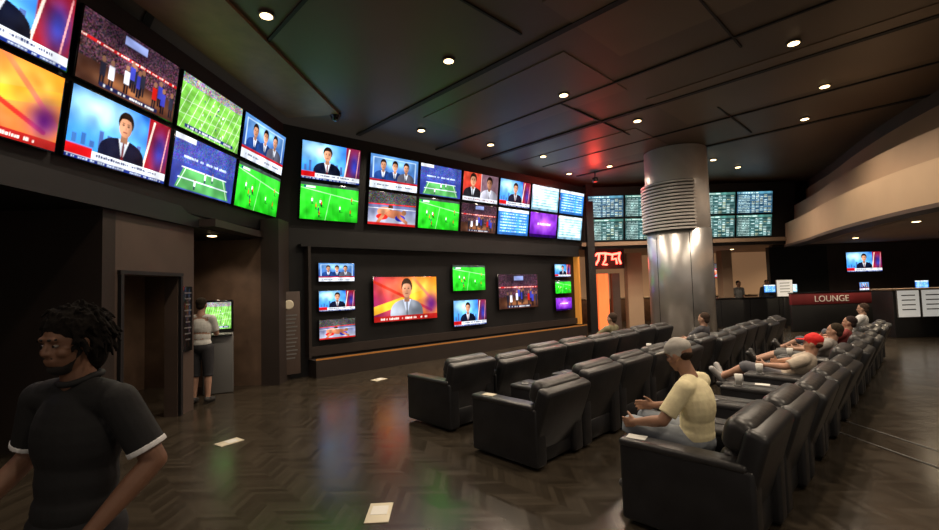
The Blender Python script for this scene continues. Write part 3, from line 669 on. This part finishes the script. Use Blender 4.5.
person('reclining man in a pale grey shirt with legs up',J_recline(wR=(.3,.26,.68),kL=(-.12,.50,.60)),(.45,.25,.17),(.3,.27,.25),(.1,.1,.1),(.04,.03,.02),loc=(c.x,c.y,0),rot=rz)
c=CH[(0,8)]
person('reclining man in a dark red shirt with legs up',J_recline(),(.4,.22,.15),(.25,.04,.04),(.08,.08,.1),(.03,.02,.02),loc=(c.x,c.y,0),rot=rz)
c=CH[(1,6)]
person('seated man in a dark shirt slouched in a recliner',J_slouch(),(.45,.26,.18),(.05,.05,.06),(.1,.1,.12),(.06,.04,.03),loc=(c.x,c.y,0),rot=rz,voxel=.012)
c=CH[(2,5)]
person('seated man in an olive shirt slouched in a recliner',J_slouch(),(.45,.26,.18),(.2,.18,.1),(.1,.1,.12),(.06,.04,.03),loc=(c.x,c.y,0),rot=rz,voxel=.012)
c=CH[(0,11)]
person('seated man in a white shirt in a recliner',J_slouch(),(.4,.24,.17),(.6,.6,.6),(.1,.1,.12),(.06,.04,.03),loc=(c.x,c.y,0),rot=rz,voxel=.012)
person('standing man in dark clothes behind the far counter',J_stand(),(.4,.22,.15),(.03,.03,.04),(.03,.03,.04),(.02,.02,.02),loc=(12.1,18.4,0),rot=facing(-.3,-1),voxel=.014,shorts=False,short_sleeve=False)
person('standing man in a grey shirt behind the far counter',J_stand(),(.4,.22,.15),(.2,.2,.2),(.03,.03,.04),(.02,.02,.02),loc=(11.0,18.5,0),rot=facing(.2,-1),voxel=.014,shorts=False)

# ---------------------------------------------------------------- furniture & details
def counter(loc,size,m1,m2,label,R=0,name='counter'):
    e=empty(name,loc,R); top(e,label,'counter')
    child(box('front_panel',(0,0,size[2]/2-.02),(size[0],size[1],size[2]-.04),m1,bevel=.01),e)
    child(box('countertop',(0,0,size[2]+.0),(size[0]+.06,size[1]+.04,.04),m2,bevel=.008),e); 
    n=int(size[0]/1.0)
    for i in range(1,n): child(box('panel_seam',(-size[0]/2+i*size[0]/n,-size[1]/2-.003,size[2]/2),(.015,.008,size[2]-.1),M['gloss']),e)
    return e
counter((10.6,17.5,0),(4.4,.7,1.1),M['black'],M['gloss'],'long black service counter under the odds boards')
counter((9,21.6,0),(9,.8,1.1),M['wood'],M['beige'],'warm wood betting counter at the far wall')
counter((13.9,13.4,0),(3.4,.7,1.38),M['black'],M['beige2'],'black desk with white notices on its front')
counter((15.8,17.2,0),(4.5,.7,1.1),M['wood'],M['gloss'],'dark wood desk before the brown wall')
def monitor(loc,rotz,content):
    e=empty('desk_monitor',loc,rotz); top(e,'small black desk monitor with a lit screen','monitor','desk monitors on the counters')
    child(box('casing',(0,0,.3),(.5,.04,.32),M['gloss'],bevel=.006),e); child(box('stand',(0,.02,.08),(.05,.04,.16),M['black']),e); child(box('foot',(0,.02,.008),(.22,.16,.016),M['black'],bevel=.004),e)
    d=new_obj('display',DMESH[content]); child(d,e); d.location=(0,-.0215,.3); d.scale=(.47,1,.29)
for x,y,z,ct in [(9.2,17.5,1.12,'pale'),(11.6,17.5,1.12,'table'),(12.4,17.5,1.12,'pale'),(15.0,17.2,1.12,'panel'),(17.2,17.2,1.12,'table'),(8,21.6,1.12,'pale'),(10,21.6,1.12,'table')]: monitor((x,y,z),random.uniform(-.3,.3),ct)
rp=empty('partition',(12.25,15.2,0)); top(rp,'low black partition with deep red lettered band','partition')
child(box('base_panel',(0,0,.45),(3.0,.10,.90),M['black'],bevel=.01),rp)
child(box('red_band',(0,0,1.09),(3.0,.12,.38),M['red'],bevel=.01),rp)
child(box('top_rail',(0,0,1.30),(3.04,.15,.03),M['gloss'],bevel=.005),rp)
tx=bpy.data.curves.new('lettering','FONT'); tx.body='LOUNGE'; tx.size=.29; tx.extrude=.004; tx.align_x='CENTER'; to=bpy.data.objects.new('lettering',tx); link(to)
dg=bpy.context.evaluated_depsgraph_get(); tm=bpy.data.meshes.new_from_object(to.evaluated_get(dg)); bpy.data.objects.remove(to); tm.materials.append(M['white'])
to=new_obj('lettering',tm); to.parent=rp; to.location=(-0.15,-.066,.99); to.rotation_euler=(math.pi/2,0,0)
def poster(loc,w,h,label,m=None,rotz=0,lines=True):
    o=box('notice_board',loc,(w,.03,h),M['grey'],bevel=.004); o.rotation_euler=(0,0,rotz); top(o,label,'sign')
    child(box('paper',(0,-.017,0),(w-.04,.006,h-.04),m or M['poster']),o)
    if lines:
        for i in range(4): child(box('printed_line',(0,-.0215,h*(.3-.17*i)),(w*.6,.003,h*.04),M['grey']),o)
    return o
poster((12.60,13.025,.97),.66,.8,'white printed notice on the front of a black desk'); poster((13.30,13.025,.97),.66,.8,'white printed notice on the front of a black desk')
poster((11.35,16.3,1.45),.6,.62,'lit white notice behind the red partition')
pl=box('sign_stand',(11.35,16.34,.57),(.08,.05,1.14),M['black'],bevel=.005); top(pl,'black post holding up a white notice','stand')
pc=cen0(-.33,.98,.12)
o=box('wall_sign',pc,(.46,.04,1.7),M['wallbrown'],RC0,bevel=.005); top(o,'tall dark brown text sign with small pale emblem','sign')
emb=cyl_mesh('emblem',[(0.075,0),(0.1,0),(0.1,.004),(0.075,.004)],M['cream'],28)
e=new_obj('emblem',emb); child(e,o); e.rotation_euler=(math.pi/2,0,0); e.location=(0,-.021,.58)
for i in range(12): child(box('printed_line',(0,-.022,.36-.08*i),(.34-.05*(i%3),.004,.028),M['grey']),o)
o=box('wall_sign',(-4.43,7.04,1.45),(.03,.24,1.0),M['gloss'],bevel=.004); top(o,'narrow black directory sign with pale text','sign')
for i in range(9): child(box('printed_line',(.018,0,.4-.09*i),(.005,.17-(i%3)*.03,.02),M['grey']),o)
k=empty('betting_kiosk',(-4.75,8.5,0),facing(.45,-.9)+math.pi); top(k,'slim grey self-service kiosk with lit touch screen','kiosk')
child(box('cabinet',(0,0,.55),(.5,.4,1.1),M['grey'],bevel=.02),k); child(box('screen_head',(0,.02,1.4),(.5,.12,.62),M['gloss'],bevel=.02),k)
d=new_obj('touch_screen',DMESH['field']); child(d,k); d.location=(0,-.045,1.42); d.scale=(.42,1,.5)
child(box('shelf',(0,-.22,1.06),(.46,.14,.03),M['gloss'],bevel=.005),k)
nb=empty('neon_sign',(5.42,17.66,2.78)); top(nb,'red neon sign with stylised strokes on a dark panel','neon sign'); nb.scale=(.62,1,.72)
def tube(pts,r=.055):
    cu_=bpy.data.curves.new('neon_tube','CURVE'); cu_.dimensions='3D'; cu_.bevel_depth=r; cu_.bevel_resolution=3
    sp=cu_.splines.new('POLY'); sp.points.add(len(pts)-1)
    for i,(x,z) in enumerate(pts): sp.points[i].co=(x,0,z,1)
    o=bpy.data.objects.new('t',cu_); link(o); dg=bpy.context.evaluated_depsgraph_get(); me=bpy.data.meshes.new_from_object(o.evaluated_get(dg)); bpy.data.objects.remove(o); me.materials.append(M['neon'])
    q=new_obj('neon_tube',me); child(q,nb)
tube([(-.85,.12),(-.6,.3),(-.1,.3),(.3,.22),(.85,.3)]); tube([(-.5,.3),(-.55,-.05),(-.75,-.32)]); tube([(-.1,.3),(-.12,-.05),(-.3,-.3),(-.02,-.32)])
tube([(.35,.22),(.3,-.05),(.55,.0),(.6,-.3)]); tube([(.8,.28),(.72,0),(.85,-.3)])
lamp_only('neon_glow_light',(5.45,17.2,2.5),12,(1,.08,.04),'POINT',.2)
for x,y,w,l,rr in [(-.79,3.74,.19,.32,.05),(-3.0,5.6,.18,.28,-.6),(-1.9,9.2,.2,.28,-.6)]:
    o=box('floor_box',(x,y,.004),(w,l,.008),M['cream'],bevel=.002); o.rotation_euler=(0,0,rr); top(o,'cream rectangular floor outlet plate','floor plate','floor outlet plates')
    child(box('lid',(0,l*.1,.005),(w*.7,l*.45,.004),M['white']),o)
for x in(4.32,4.75):
    o=box('floor_strip',(x,4.0,.003),(.02,3.6,.006),M['grey']); o.rotation_euler=(0,0,math.radians(4)); top(o,'thin metal strip inlaid in the wood floor','floor strip','floor strips')
def on_chair(ri,i,lx,ly,z):
    c=CH[(ri,i)]; m=Matrix.Rotation(rz,3,'Z'); v=m@Vector((lx,ly,0)); return Vector((c.x+v.x,c.y+v.y,z))
for (ri,i,ly,m) in [(0,0,.34,M['white']),(1,0,.25,M['cream']),(1,1,-.05,M['cream']),(0,3,.1,M['white']),(1,5,.2,M['white'])]:
    o=box('paper_sheet',on_chair(ri,i,-.325,ly,.633),(.10,.14,.004),m); o.rotation_euler=(0,0,rz+.2); top(o,'loose pale betting sheet on a recliner arm','paper')
CUP=cyl_mesh('paper_cup',[(.03,0),(.042,.11),(.038,.11),(.03,.01)],M['white'],18)
for ri,i in [(0,2),(0,3),(0,5),(1,4),(1,7)]:
    o=new_obj('paper_cup',CUP); o.location=on_chair(ri,i,.325,.28,.644); top(o,'white paper cup on a recliner arm','cup','cups on the recliner arms')

# ---------------------------------------------------------------- world & camera
w=bpy.data.worlds.new('World'); scn.world=w; w.use_nodes=True; w.node_tree.nodes['Background'].inputs[0].default_value=(1,.87,.74,1); w.node_tree.nodes['Background'].inputs[1].default_value=.30
cam=bpy.data.cameras.new('Camera'); cam.lens=450/939*36; cam.sensor_width=36; cam.clip_start=.05
co=bpy.data.objects.new('Camera',cam); link(co)
co.matrix_world=Matrix.Translation((0,0,1.8))@Matrix.Rotation(math.radians(90+2.9),4,'X')@Matrix.Rotation(math.radians(-1.7),4,'Z')
scn.camera=co
